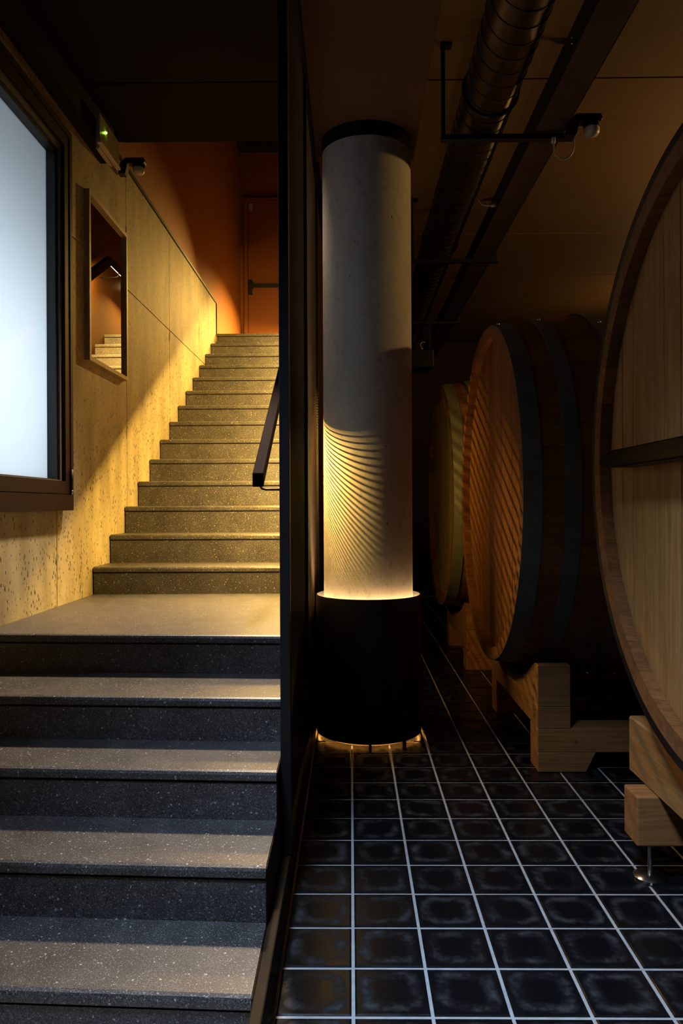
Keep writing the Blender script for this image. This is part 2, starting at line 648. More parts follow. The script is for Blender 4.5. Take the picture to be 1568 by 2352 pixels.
tv, tf, tu = tile_geo(0, 0)
tme = pyd('tile', tv, tf)
set_uv(tme, tu)
tme.materials.append(M['tile'])
far_v, far_f, far_u = [], [], []
for r in range(-4, 42):
    dc = TD0 + TS * (r + 0.5)
    if dc > 10.9:
        continue
    for c in range(0, 21):
        xc = TX0 + TS * (c + 0.5)
        single = -2 <= r and dc < 7.4 and xc < min(0.47 * dc + 0.12, 1.9 if dc < 3.75 else 1.12)
        if single:
            t = bpy.data.objects.new('tile', tme)
            COL.objects.link(t)
            t.location = (xc, dc, random.uniform(-0.0006, 0.0006))
            t.parent = floor
        else:
            v, f, u = tile_geo(xc, dc)
            k = len(far_v)
            far_v += v
            far_f += [tuple(i + k for i in q) for q in f]
            far_u += u
fm = pyd('tile_field', far_v, far_f)
set_uv(fm, far_u)
o = link('tile_field', fm, 'tile', floor)
o['kind'] = 'stuff'

# ------------------------------------------------------------------ concrete wall left of the stairs
wall = struct(box('wall_left', WX - 0.30, WX - 0.0505, 4.40, 8.76, FL, 2.36, 'dark'))
WIN_D1, WIN_Y0, WIN_Y1 = 4.07, -0.02, 2.02
dsplit = [-3.1, 0.2, 1.46, 2.72, 3.98, 5.24, 6.50, 7.76, 8.76]
JY = 1.525
g = 0.004
for a, c in zip(dsplit, dsplit[1:]):
    for y0, y1 in ((FL, JY), (JY, 2.36)):
        # the window stands in front of an opening: split the panels that meet it
        rects = [(a, c, y0, y1)]
        if a < WIN_D1 - 0.06 and c > 1.6:
            rects = []
            wd0, wd1, wy0, wy1 = 1.66, WIN_D1 - 0.06, WIN_Y0 + 0.06, WIN_Y1 - 0.06
            if y0 < wy0:
                rects.append((a, c, y0, wy0))
            if y1 > wy1:
                rects.append((a, c, wy1, y1))
            ya, yb = max(y0, wy0), min(y1, wy1)
            if c > wd1:
                rects.append((wd1, c, ya, yb))
            if a < wd0:
                rects.append((a, wd0, ya, yb))
        for d0, d1, b0, b1 in rects:
            gy0 = 0 if b0 in (FL,) else g * (b0 == JY)
            box('concrete_panel', WX - 0.05, WX, d0 + (g if d0 in dsplit else 0), d1 - (g if d1 in dsplit else 0),
                b0 + gy0, b1 - g * (b1 == JY), 'concrete', wall)
# grout left standing in the joint below the window, and tie holes
for d, y in ((5.24, 1.92), (5.24, 0.52), (6.5, 1.48), (6.5, 0.72), (3.98, -0.28), (7.76, 1.8)):
    bm = bmesh.new()
    bmesh.ops.create_icosphere(bm, subdivisions=2, radius=0.5)
    for v in bm.verts:
        v.co = Vector((v.co.x * 0.006, v.co.y * (0.030 + 0.014 * math.sin(23 * v.co.z + d * 7)) + 0.008 * math.sin(31 * v.co.z), v.co.z * (0.10 + 0.03 * math.sin(d * 9)))) + P(WX, d, y)
    me = bpy.data.meshes.new('joint_patch')
    bm.to_mesh(me)
    bm.free()
    link('joint_patch', me, plain('rough_mortar', (0.16, 0.13, 0.09), 0.9, 0, 0.5, 60) if 'mortar' not in M else M['mortar'], wall, True)
    M['mortar'] = me.materials[0]

# dark strip in place of the shadow gap at the wall's top and far end
trim = struct(boxes('trim_1', [(WX - 0.05, WX + 0.012, 4.72, 8.79, 2.36, 2.385), (WX - 0.05, WX + 0.012, 8.762, 8.79, 2.0, 2.36)], 'steel'))
# dark downstand over the window
struct(box('trim_2', WX - 0.3, -1.475, -3.0, 4.71, 2.156, CY + 0.02, 'dark'))

# painted upper stairwell
struct(prism_x('wall_stairwell_left', [(4.72, 2.387), (8.80, 2.387), (8.80, 1.90), (11.05, 1.90), (11.05, 5.2), (4.72, 5.2)], WX - 0.32, WX - 0.045, 'rust'))
wb = struct(box('wall_stairwell_back', WX - 0.32, 0.0, 11.05, 11.2, 1.90, 5.2, 'rust'))
struct(box('wall_stairwell_right', -0.237, -0.205, 4.86, 11.05, -0.5, 5.2, 'rust_low_bounce'))
struct(box('ceiling_stairwell', WX - 0.3, -0.2, 4.9, 11.2, 5.2, 5.3, 'dark'))
struct(box('wall_stairwell_front', WX - 0.04, -0.24, 4.80, 4.90, CY + 0.002, 5.2, 'dark'))

# door at the head of the stairs
DB = 2.007
door = struct(thing('door_1', P(-1.0, 11.03, DB), 'rust brown fire door with a black push bar at the stair head', 'door'))
del door['category']
boxes('door_frame', [(-1.545, -1.49, 10.99, 11.05, DB, 4.45), (-0.46, -0.40, 10.99, 11.05, DB, 4.45), (-1.545, -0.40, 10.99, 11.05, 4.45, 4.51)], 'door', door)
box('door_leaf', -1.485, -0.465, 11.005, 11.045, DB + 0.01, 4.445, 'door', door, 0.003)
bar = boxes('panic_bar', [(-1.40, -0.52, 10.93, 10.965, 3.185, 3.235)], 'steelbox', door)
boxes('bar_mount', [(-1.47, -1.425, 10.95, 11.005, 3.09, 3.30), (-1.46, -1.40, 10.925, 10.96, 3.17, 3.26)], 'steelbox', door)
boxes('bar_mount', [(-0.55, -0.49, 10.93, 11.005, 3.10, 3.32)], 'steelbox', door)
box('closer_plate', -1.47, -1.42, 10.985, 11.005, 4.33, 4.43, 'sign', door)

# ------------------------------------------------------------------ staircase
SR = -0.24                      # right hand end of every step
steps = [(1.768, -1.159), (2.079, -1.002), (2.383, -0.844), (2.677, -0.687), (3.055, -0.529)]
for k in range(14):
    steps.append((4.52 + 0.3238 * k, -0.364 + 0.1824 * k))
stairs = thing('staircase', P(-0.9, 1.7, FL), 'dark speckled terrazzo staircase rising past the concrete wall', 'stairs')
for k, (d, y) in enumerate(steps):
    skew = 0.045 if k < 5 else 0.0
    dn = steps[k + 1][0] if k + 1 < len(steps) else 11.05
    dl = d + skew * (SR - WX)
    dnl = dn + (0.045 * (SR - WX) if k + 1 < 5 else 0)
    th = 0.036
    xl = WX + 0.008
    # tread with a rounded nose
    pts = [(0.008, -th), (0.0, -th + 0.006), (0.0, -0.012), (0.004, -0.004), (0.014, 0.0)]
    back_r, back_l = dn + 0.03, dnl + 0.03
    if k == len(steps) - 1:
        back_r = back_l = 11.0
    V = []
    for (x, df, db) in ((xl, dl, back_l), (SR, d, back_r)):
        for (o_, yy) in pts:
            V.append(P(x, df + o_, y + yy))
        V.append(P(x, db, y))
        V.append(P(x, db, y - th))
    n = len(pts) + 2
    Fc = [tuple(range(n))[::-1], tuple(range(n, 2 * n))] + [(i, (i + 1) % n, n + (i + 1) % n, n + i) for i in range(n)]
    me = pyd('tread', V, Fc)
    bm = bmesh.new(); bm.from_mesh(me); bmesh.ops.recalc_face_normals(bm, faces=bm.faces[:]); bm.to_mesh(me); bm.free()
    link('tread', me, 'terrazzo', stairs)
    yb = steps[k - 1][1] if k else FL - 0.004
    V = []
    for x, df in ((xl, dl), (SR, d)):
        V += [P(x, df + 0.007, yb), P(x, df + 0.007, y - th - 0.004), P(x, df + 0.045, y - th - 0.004), P(x, df + 0.045, yb)]
    Fc = [(3, 2, 1, 0), (4, 5, 6, 7), (0, 1, 5, 4), (1, 2, 6, 5), (2, 3, 7, 6), (3, 0, 4, 7)]
    me = pyd('riser', V, Fc)
    bm = bmesh.new(); bm.from_mesh(me); bmesh.ops.recalc_face_normals(bm, faces=bm.faces[:]); bm.to_mesh(me); bm.free()
    link('riser', me, 'terrazzo', stairs)
# closed side of the flight, following the steps
poly = [(1.775, FL)]
for k, (d, y) in enumerate(steps):
    poly.append((d + 0.004, y - 0.006))
    dn = steps[k + 1][0] if k + 1 < len(steps) else 11.0
    poly.append((dn + 0.004, y - 0.006))
poly.append((11.0, FL))
prism_x('side_panel', poly[::-1], SR, SR + 0.0025, 'brown', stairs)

# skirting between the flight and the tiles
struct(box('baseboard_left', SR + 0.003, -0.2065, 0.6, 11.0, FL, -1.165, 'skirt', None, 0.004))

# ------------------------------------------------------------------ partition screen
PB, PT = -1.163, 2.10
screen = thing('partition_screen', P(-0.218, 3.6, PB), 'tall black steel screen of perforated mesh between stairs and cask hall', 'partition')
PXL, PXR = -0.237, -0.203
for d0, d1 in ((2.50, 2.545), (3.585, 3.625), (4.80, 4.858)):
    box('post', PXL, PXR, d0, d1, PB, PT, 'steel', screen, 0.002)
for d0, d1 in ((2.545, 3.585), (3.625, 4.80)):
    box('rail', PXL + 0.002, PXR - 0.002, d0, d1, PT - 0.06, PT, 'steel', screen)
    box('rail', PXL + 0.002, PXR - 0.002, d0, d1, PB, PB + 0.05, 'steel', screen)
    # woven strips: one family runs parallel to the stair pitch, the other the opposite way
    V, Fc = [], []
    y0, y1 = PB + 0.05, PT - 0.06
    fine = d0 < 3      # the first panel is woven finer
    for sgn, pitch, wd, x0, x1 in ((1, 0.0088 if fine else 0.0165, 0.0036 if fine else 0.0044, -0.2215, -0.2190), (-1, 0.0092, 0.0008, -0.2190, -0.2175)):
        s = SLOPE * sgn
        L = d1 - d0
        lo = y0 - max(0, s * L)
        hi = y1 - min(0, s * L)
        n = int((hi - lo) / pitch)
        for i in range(n):
            c = lo + pitch * i
            # clip the line y = c + s (d - d0) to the panel
            ta, tb = 0.0, L
            if s > 0:
                ta, tb = max(ta, (y0 - c) / s), min(tb, (y1 - c) / s)
            else:
                ta, tb = max(ta, (y1 - c) / s), min(tb, (y0 - c) / s)
            if tb - ta < 0.01:
                continue
            k = len(V)
            hy = wd / math.cos(math.atan(s)) / 2 * (1 if sgn > 0 else 1)
            for x in (x0, x1):
                for t in (ta, tb):
                    V.append(P(x, d0 + t, c + s * t - hy))
                    V.append(P(x, d0 + t, c + s * t + hy))
            Fc += [tuple(k + q for q in f) for f in ((0, 1, 3, 2), (4, 6, 7, 5), (0, 2, 6, 4), (1, 5, 7, 3), (0, 4, 5, 1), (2, 3, 7, 6))]
    o = link('wire_mesh', pyd('wire_mesh', V, Fc), 'mesh', screen)
    o['kind'] = 'stuff'

# ------------------------------------------------------------------ handrail
hr = thing('handrail', P(RAIL_X, RAIL_D0, -0.529), 'dark square handrail climbing beside the mesh screen', 'handrail')
hwid, hth = 0.027, 0.034


def rail_poly(off0, off1):
    """side outline of the sloped then level rail between two normal offsets"""
    def pt(d, y, off):
        return (d - sa * off, y + ca * off)
    d_ = RAIL_D0 + (0.12 if off1 < -0.03 else 0)
    e_ = SLOPE * (d_ - RAIL_D0)
    return [(d_, RAIL_Y0 + e_ + off0), (RAIL_D1, RAIL_Y1 + off0), (10.7, RAIL_Y1 + off0), (10.7, RAIL_Y1 + off1),
            (RAIL_D1 - 0.01, RAIL_Y1 + off1), (d_, RAIL_Y0 + e_ + off1)]


prism_x('rail', rail_poly(-hth, hth), RAIL_X - hwid, RAIL_X + hwid, 'rail_paint', hr, 0.003)
prism_x('led_strip', rail_poly(-hth - 0.006, -hth - 0.0005), RAIL_X - 0.008, RAIL_X + 0.008, 'led', hr)
prism_x('led_shade', rail_poly(-0.0665, -hth - 0.0005), RAIL_X - hwid, RAIL_X - hwid + 0.003, 'bar', hr)  # hidden lip added to block LED light toward the left wall
for d in (3.72, 4.9, 6.1, 7.3, 8.6, 10.3):
    y = RAIL_Y0 + SLOPE * (min(d, RAIL_D1) - RAIL_D0)
    p = [P(RAIL_X, d, y - hth), P(RAIL_X, d, y - hth - 0.03), P(RAIL_X + 0.012, d, y - hth - 0.045), P(RAIL_X + 0.03, d, y - hth - 0.05),
         P(-0.238, d, y - hth - 0.05)]
    tube('bracket', p, 0.006, 'steel', hr, 8)

# ------------------------------------------------------------------ window beside the stairs
win = struct(thing('window_1', P(-1.53, 2.9, WIN_Y0), 'frosted white window in a dark red brown frame on the concrete wall', 'window'))
del win['category']
FX0, FX1 = WX - 0.06, -1.505


def ring(name, d0, d1, y0, y1, wdt, x0, x1, mat, parent, bottom=None):
    wb_ = bottom or wdt
    return boxes(name, [(x0, x1, d0, d1, y0, y0 + wb_), (x0, x1, d0, d1, y1 - wdt, y1),
                        (x0, x1, d0, d0 + wdt, y0 + wb_, y1 - wdt), (x0, x1, d1 - wdt, d1, y0 + wb_, y1 - wdt)], mat, parent)


ring('outer_frame', 1.55, WIN_D1, WIN_Y0, WIN_Y1, 0.034, FX0, FX1, 'brown', win, 0.085)
ring('sash', 1.588, WIN_D1 - 0.038, WIN_Y0 + 0.089, WIN_Y1 - 0.038, 0.062, FX0 + 0.01, FX1 - 0.004, 'brown', win, 0.066)
ring('glazing_bead', 1.650, WIN_D1 - 0.1002, WIN_Y0 + 0.1552, WIN_Y1 - 0.1002, 0.030, FX0 + 0.012, FX1 - 0.022, 'bead', win, 0.006)
ring('gasket', 1.680, WIN_D1 - 0.1304, WIN_Y0 + 0.1614, WIN_Y1 - 0.1304, 0.026, FX0 + 0.014, FX1 - 0.034, 'gasket', win, 0.004)
box('pane', FX0 + 0.03, FX0 + 0.038, 1.707, WIN_D1 - 0.157, WIN_Y0 + 0.166, WIN_Y1 - 0.157, 'frost', win)
tube('hinge', [P(FX1 + 0.004, WIN_D1 - 0.036, 0.09), P(FX1 + 0.004, WIN_D1 - 0.036, 0.20)], 0.008, 'gasket', win)
tube('hinge', [P(FX1 + 0.004, WIN_D1 - 0.036, 0.068), P(FX1 + 0.004, WIN_D1 - 0.036, 0.088)], 0.007, 'chrome', win)
# white light box added behind the frosted pane to spread its backlight
struct(boxes('wall_light_box', [(-2.7, -2.65, 1.3, 4.4, -0.3, 2.3), (-2.7, WX - 0.065, 1.25, 1.3, -0.3, 2.3), (-2.7, WX - 0.065, 4.3, 4.35, -0.3, 2.3),
                                  (-2.7, WX - 0.065, 1.3, 4.3, -0.35, -0.3), (-2.7, WX - 0.065, 1.3, 4.3, 2.3, 2.35)], 'white'))

# ------------------------------------------------------------------ mirror
mir = thing('wall_mirror', P(WX + 0.015, 4.79, 0.87), 'tall wall mirror in a thin pale frame on the concrete wall', 'mirror')
md0, md1, my0, my1 = 4.41, 5.17, 0.865, 1.875
ring('mirror_frame', md0, md1, my0, my1, 0.026, WX + 0.0005, WX + 0.032, 'frame', mir)
box('mirror_glass', WX + 0.004, WX + 0.012, md0 + 0.026, md1 - 0.026, my0 + 0.026, my1 - 0.026, 'mirror', mir)

# ------------------------------------------------------------------ emergency light and the two lamps/sensors
sg = thing('emergency_light', P(-1.47, 4.5, 2.1), 'clear emergency light plate with a green dot above the wall mirror', 'sign')
SD0, SD1 = 4.31, 4.68
box('sign_plate', -1.444, -1.434, SD0, SD1, 2.118, 2.27, 'sign', sg, 0.003)
box('sign_edge', -1.452, -1.426, SD0, SD1, 2.098, 2.1175, 'plastic', sg, 0.003)
box('sign_base', -1.4745, -1.4525, SD0 + 0.05, SD1 - 0.08, 2.085, 2.25, 'plastic', sg, 0.004)
bm = bmesh.new(); bmesh.ops.create_icosphere(bm, subdivisions=2, radius=0.007)
me = bpy.data.meshes.new('indicator_dot'); bm.to_mesh(me); bm.free()
o = link('indicator_dot', me, 'green', None, True)
o.data.transform(Matrix.Translation(P(-1.430, SD0 + 0.10, 2.20)))
adopt(o, sg)


def sensor(base, label):
    """black angled arm with a pale round lens hanging under its end; base = wall/bar end of the arm"""
    t = thing('motion_sensor', base, label, 'sensor', 'motion sensors')
    x, d, z = base
    Y = z - H
    poly = [(x - 0.02, Y - 0.035), (x + 0.03, Y - 0.035), (x + 0.045, Y + 0.035), (x + 0.155, Y + 0.035), (x + 0.165, Y + 0.05), (x + 0.155, Y + 0.075),
            (x + 0.03, Y + 0.075), (x - 0.005, Y + 0.04)]
    prism_d('arm', poly, d - 0.03, d + 0.03, 'steelbox', t, 0.004)
    lathe('lens_hood', [(0.0, Y + 0.034), (0.042, Y + 0.034), (0.042, Y + 0.012), (0.0, Y + 0.012)], x + 0.115, d, 'steelbox', t, 24)
    lathe('lens', [(0.0, Y + 0.0115), (0.038, Y + 0.0115), (0.038, Y - 0.010), (0.030, Y - 0.024), (0.016, Y - 0.031), (0.0, Y - 0.033)], x + 0.115, d, 'plastic', t, 24)
    return t


# ------------------------------------------------------------------ ceiling
ceil = struct(boxes('ceiling', [(WX - 0.3, 4.3, -3.1, 4.9, CY + 0.045, CY + 0.25), (-0.2, 4.3, 4.9, 11.2, CY + 0.045, CY + 0.25)], 'slab'))
seam = [-3.1] + [4.215 - 1.2 * k for k in range(5, -1, -1)] + [5.42, 6.62, 7.82, 9.02, 10.2, 11.2]
for a, c in zip(seam, seam[1:]):
    if a >= c:
        continue
    box('ceiling_panel', 0.40, 4.3, a + 0.007, c - 0.007, CY, CY + 0.045, 'ceil', ceil)
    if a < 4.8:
        box('ceiling_panel', -1.472, -0.24, a + 0.007, min(c - 0.007, 4.9), CY, CY + 0.045, 'ceil_shaded', ceil)
struct(box('trim_3', -0.20, 0.392, -3.0, 4.62, 2.11, CY + 0.045, 'beam'))
struct(box('trim_4', -0.20, 0.40, 4.62, 11.0, 2.30, CY + 0.045, 'beam'))

# ------------------------------------------------------------------ hall walls
struct(box('wall_right', 4.2, 4.3, -3.1, 11.2, FL, CY + 0.1, 'hallwall'))
struct(box('wall_back', -0.2, 4.2, 11.0, 11.1, FL, CY + 0.1, 'hallwall'))
struct(boxes('wall_front', [(-1.7, 4.2, -3.1, -3.0, FL, -0.1), (-1.7, 4.2, -3.1, -3.0, 1.8, CY + 0.1)], 'dark'))

# ------------------------------------------------------------------ round column and its uplight sleeve
CX, CD = 0.100, 4.374
colm = thing('concrete_column', P(CX, CD, FL), 'round grey concrete column with a black collar at the ceiling', 'column')
lathe('shaft', [(0.0, FL), (0.258, FL), (0.256, 2.03), (0.0, 2.03)], CX, CD, 'column', colm, 96)
lathe('collar', [(0.0, 2.03), (0.259, 2.03), (0.259, 2.11), (0.0, 2.11)], CX, CD, 'steel', colm, 64)
SY0, SY1 = FL + 0.020, -0.512
slv = thing('column_uplight', P(CX, CD, FL), 'black metal sleeve lamp glowing around the column base', 'lamp')
lathe('sleeve', [(0.303, SY0), (0.303, SY1), (0.298, SY1), (0.298, SY0)], CX, CD, 'steel', slv, 96)
lathe('ring_lamp', [(0.268, SY1 - 0.07), (0.292, SY1 - 0.07), (0.292, SY1 - 0.06), (0.268, SY1 - 0.06)], CX, CD, 'ringled', slv, 64)
lathe('floor_glow_lamp', [(0.284, FL + 0.030), (0.294, FL + 0.030), (0.294, FL + 0.036), (0.284, FL + 0.036)], CX, CD, 'dimled', slv, 64)
for a in ((CX - 0.008, CX + 0.008, CD - 0.302, CD - 0.27), (CX + 0.18, CX + 0.20, CD - 0.235, CD - 0.215), (CX - 0.2, CX - 0.18, CD + 0.21, CD + 0.23)):
    box('foot', *a, FL, SY0 + 0.01, 'steel', slv)
tag(tube('glint_tube', [P(0.345, 4.33, -0.44), P(0.345, 4.33, -0.02)], 0.004, 'chrome'), 'thin bright tube standing in for a glint beside the concrete column', 'glint')  # bright tube put where a post edge only catches the light
struct_glint = True

# ------------------------------------------------------------------ spiral duct
DX, DY, DR = 0.697, 2.04, 0.13
duct = thing('spiral_duct', P(DX, 1.0, DY), 'long dark spiral ventilation duct hanging under the ceiling', 'duct')
seg = 48
V, Fc = [], []
for j, d in enumerate((0.6, 10.9)):
    for k in range(seg):
        a = 2 * math.pi * k / seg
        V.append(P(DX + DR * math.cos(a), d, DY + DR * math.sin(a)))
Fc = [(k, (k + 1) % seg, seg + (k + 1) % seg, seg + k) for k in range(seg)] + [tuple(range(seg)), tuple(range(seg, 2 * seg))[::-1]]
o = link('duct_body', pyd('duct_body', V, Fc), 'duct', duct, True)
sharp_edges(o.data, 60)
pts = []
N = int((10.8 - 0.7) / 0.107 * 28)
for i in range(N):
    a = 2 * math.pi * i / 28
    pts.append(P(DX + (DR + 0.001) * math.cos(a), 0.7 + 0.107 * i / 28, DY + (DR + 0.001) * math.sin(a)))
tube('spiral_seam', pts, 0.0032, 'steelbox', duct, 4)
for d in (3.70, 5.80, 7.75):
    c = [P(DX + (DR + 0.004) * math.cos(2 * math.pi * k / 40), d, DY + (DR + 0.004) * math.sin(2 * math.pi * k / 40)) for k in range(40)]
    V, Fc = sweep_vf(c, 0.010, 6, True)
    link('duct_coupling', pyd('duct_coupling', V, Fc), 'steel', duct, True)

# ------------------------------------------------------------------ cable tray
tray = thing('cable_tray', P(1.03, 1.0, 1.92), 'brown steel cable tray running beside the spiral duct', 'cable tray')
box('tray_bottom', 0.952, 1.106, 0.6, 10.9, 1.918, 1.924, 'tray', tray)
box('tray_side', 0.950, 0.9545, 0.6, 10.9, 1.918, 2.03, 'steelbox', tray)
box('tray_side', 1.1035, 1.108, 0.6, 10.9, 1.918, 2.03, 'tray', tray)
for d, yy in ((3.2, 1.98), (3.2, 1.955)):
    bm = bmesh.new(); bmesh.ops.create_icosphere(bm, subdivisions=1, radius=0.006)
    me = bpy.data.meshes.new('bolt_head'); bm.to_mesh(me); bm.free()
    me.transform(Matrix.Translation(P(0.948, d, yy)))
    link('bolt_head', me, 'chrome', tray, True)

# ------------------------------------------------------------------ hangers
for d, xa, xb, lab in ((3.89, 0.474, 1.16, 'black trapeze hanger nearest the viewer, under duct and tray'),
                       (5.85, 0.474, 1.15, 'black trapeze hanger under the duct, second along the tray'),
                       (7.82, 0.50, 1.15, 'black trapeze hanger farthest along the duct')):
    h = thing('duct_hanger', P(0.8, d, 1.9), lab, 'hanger', 'hangers carrying duct and tray')
    box('cross_bar', xa, xb, d - 0.02, d + 0.02, 1.878, 1.906, 'steelbox', h, 0.002)
    for x in (xa + 0.012, xb - 0.022):
        box('drop_rod', x - 0.010, x + 0.010, d - 0.010, d + 0.010, 1.906, CY, 'steelbox', h)
        box('ceiling_foot', x - 0.012, x + 0.045, d - 0.02, d + 0.02, CY - 0.018, CY, 'steelbox', h)
sensor(P(1.118, 3.836, 1.90), 'black arm sensor with pale lens on the end of the nearest hanger')
sensor(P(-1.535, 5.06, 2.27), 'black arm sensor with pale lens above the concrete wall beside the emergency light')


def cable(label, pts, r, plug):
    t = thing('cable_loop', pts[0], label, 'cable', 'pale cable loops')
    # smooth the polyline
    sm = []
    n = len(pts)
    for i in range(n - 1):
        p0, p1, p2, p3 = pts[max(i - 1, 0)], pts[i], pts[i + 1], pts[min(i + 2, n - 1)]
        for s in range(6):
            u = s / 6
            sm.append(0.5 * ((2 * p1) + (p2 - p0) * u + (2 * p0 - 5 * p1 + 4 * p2 - p3) * u * u + (3 * p1 - p0 - 3 * p2 + p3) * u ** 3))
    sm.append(pts[-1])
    tube('cord', sm, r, 'plastic', t, 8)
    a = plug[0]
    tube('connector', [a, a.lerp(plug[1], 0.7), plug[1]], r * 2.3, 'plastic', t, 10)
    return t


cable('pale cable looping down below the sensor on the nearest hanger', [P(1.045, 3.86, 1.855), P(1.05, 3.86, 1.80), P(1.085, 3.86, 1.767), P(1.125, 3.86, 1.778), P(1.148, 3.86, 1.82), P(1.15, 3.86, 1.872)],
      0.0045, (P(1.045, 3.86, 1.85), P(1.045, 3.86, 1.878)))
cable('pale cable hanging from the duct to the tray between the first two hangers', [P(0.825, 4.9, 2.02), P(0.835, 4.9, 1.99), P(0.865, 4.9, 1.955), P(0.905, 4.9, 1.945), P(0.945, 4.9, 1.948)],
      0.0055, (P(0.918, 4.9, 1.946), P(0.949, 4.9, 1.949)))
cable('small pale cable hook above the dark box on the far hanger', [P(0.745, 7.80, 1.62), P(0.73, 7.80, 1.66), P(0.75, 7.80, 1.69), P(0.78, 7.80, 1.685)],
      0.005, (P(0.745, 7.80, 1.602), P(0.745, 7.80, 1.625)))
jb = thing('junction_box', P(0.72, 7.82, 1.52), 'dark junction box hung under the farthest hanger', 'box')
box('box_body', 0.60, 0.86, 7.72, 7.92, 1.42, 1.60, 'steelbox', jb, 0.01)
for x in (0.62, 0.82):
    box('hanging_strap', x, x + 0.02, 7.81, 7.83, 1.60, 1.878, 'steelbox', jb)

# ------------------------------------------------------------------ wooden casks
NST = 40


def cask(label, X0, dc, Yc, R0, L, head_mat, hoop_mat, hoops, bulge=0.085, recess=0.045, wall_t=0.062, head_t=0.05, bar_on=False, hoop_t=0.007):
    t = thing('wine_cask', P(X0 + L / 2, dc, Yc - R0 - bulge), label, 'cask', 'large wooden casks lying in a row')

    def rad(x):
        u = (x - L / 2) / (L / 2)
        return R0 + bulge * (1 - u * u)
    # one stave, shared by all; turned about the cask axis
    xs = [0, 0.05, 0.12, 0.3, 0.6, L / 2, L - 0.6, L - 0.3, L - 0.12, L - 0.05, L]
    half = math.pi / NST * 0.992
    V, Fc = [], []
    for x in xs:
        for rr in (rad(x), rad(x) - wall_t):
            for k in (-1, 0, 1):
                V.append((x, rr * math.cos(half * k), rr * math.sin(half * k)))
    for i in range(len(xs) - 1):
        a, c = i * 6, (i + 1) * 6
        Fc += [(a, a + 1, c + 1, c), (a + 1, a + 2, c + 2, c + 1), (a + 4, a + 3, c + 3, c + 4), (a + 5, a + 4, c + 4, c + 5),
               (a + 3, a, c, c + 3), (a + 2, a + 5, c + 5, c + 2)]
    e = (len(xs) - 1) * 6
    Fc += [(3, 4, 1, 0), (4, 5, 2, 1), (e, e + 1, e + 4, e + 3), (e + 1, e + 2, e + 5, e + 4)]
    me = pyd('stave', V, Fc)
    bm = bmesh.new(); bm.from_mesh(me); bmesh.ops.recalc_face_normals(bm, faces=bm.faces[:]); bm.to_mesh(me); bm.free()
    me.materials.append(M['oak_end'])
    base = P(X0, dc, Yc)
    for k in range(NST):
        s = bpy.data.objects.new('stave', me)
        COL.objects.link(s)
        s.parent = t
        s.location = base - t.location
        s.rotation_euler = (2 * math.pi * k / NST + 0.03, 0, 0)
    # head boards: upright planks cut to the circle
    rh = R0 - wall_t + 0.006
    edges = [-rh]
    while edges[-1] < rh:
        edges.append(min(rh, edges[-1] + random.uniform(0.095, 0.15)))
    if edges[-1] - edges[-2] < 0.05:
        del edges[-2]
    for xh in (recess, L - recess - head_t):
        for a, c in zip(edges, edges[1:]):
            n = 5
            jo = 0.0012
            dd = [a + jo + (c - a - 2 * jo) * i / n for i in range(n + 1)]
            top = [(q, math.sqrt(max(0, rh * rh - q * q))) for q in dd]
            pol = top + [(q, -yv) for q, yv in top[::-1]]
            # drop coincident points at the very edge
            pol = [p_ for i, p_ in enumerate(pol) if i == 0 or (abs(p_[0] - pol[i - 1][0]) + abs(p_[1] - pol[i - 1][1])) > 1e-4]
            off = random.uniform(0, 0.0025)
            prism_x('head_board', [(dc + q, Yc + yv) for q, yv in pol], X0 + xh + off, X0 + xh + head_t, head_mat, t)
    for i, (xa, xb) in enumerate(hoops + [(L - b_, L - a_) for a_, b_ in hoops]):
        sg_ = 128
        V, Fc = [], []
        for k in range(sg_):
            an = 2 * math.pi * k / sg_
            for x, rr in ((xa, rad(xa) + 0.0008), (xa, rad(xa) + hoop_t), (xb, rad(xb) + hoop_t), (xb, rad(xb) + 0.0008)):
                V.append(P(X0 + x, dc + rr * math.cos(an), Yc + rr * math.sin(an)))
        for k in range(sg_):
            k2 = (k + 1) % sg_
            for q in range(4):
                Fc.append((k * 4 + q, k2 * 4 + q, k2 * 4 + (q + 1) % 4, k * 4 + (q + 1) % 4))
        me = pyd('hoop', V, Fc)
        bm = bmesh.new(); bm.from_mesh(me); bmesh.ops.recalc_face_normals(bm, faces=bm.faces[:]); bm.to_mesh(me); bm.free()
        o = link('hoop', me, hoop_mat, t, True)
        sharp_edges(me, 40)
        if i < len(hoops):
            bm = bmesh.new()
            bmesh.ops.create_icosphere(bm, subdivisions=1, radius=0.010)
            me = bpy.data.meshes.new('hoop_rivet')
            bm.to_mesh(me); bm.free()
            an = math.radians(100 + 11 * i)
            xm = (xa + xb) / 2
            me.transform(Matrix.Translation(P(X0 + xm, dc + (rad(xm) + 0.007) * math.cos(an), Yc + (rad(xm) + 0.007) * math.sin(an))))
            link('hoop_rivet', me, 'chrome', o, True)
    if bar_on:
        cb = prism_x('cross_bar', [(dc - 0.80, Yc - 0.030), (dc + 0.62, Yc - 0.030), (dc + 0.72, Yc - 0.012), (dc + 0.72, Yc + 0.010),
                                   (dc + 0.62, Yc + 0.030), (dc - 0.80, Yc + 0.030)], X0 - 0.045, X0 + 0.042, 'bar', t, 0.004)
        pts = [P(X0 + 0.0, dc + 0.72 + 0.005 * i, Yc - 0.004) for i in range(12)]
        V, Fc = sweep_vf(pts, 0.012, 10)
        for i in range(12):
            if i % 2:
                for k in range(10):
                    q = V[i * 10 + k]
                    c0 = pts[i]
                    V[i * 10 + k] = c0 + (q - c0) * 0.8
        link('threaded_end', pyd('threaded_end', V, Fc), 'chrome', cb)
    return t


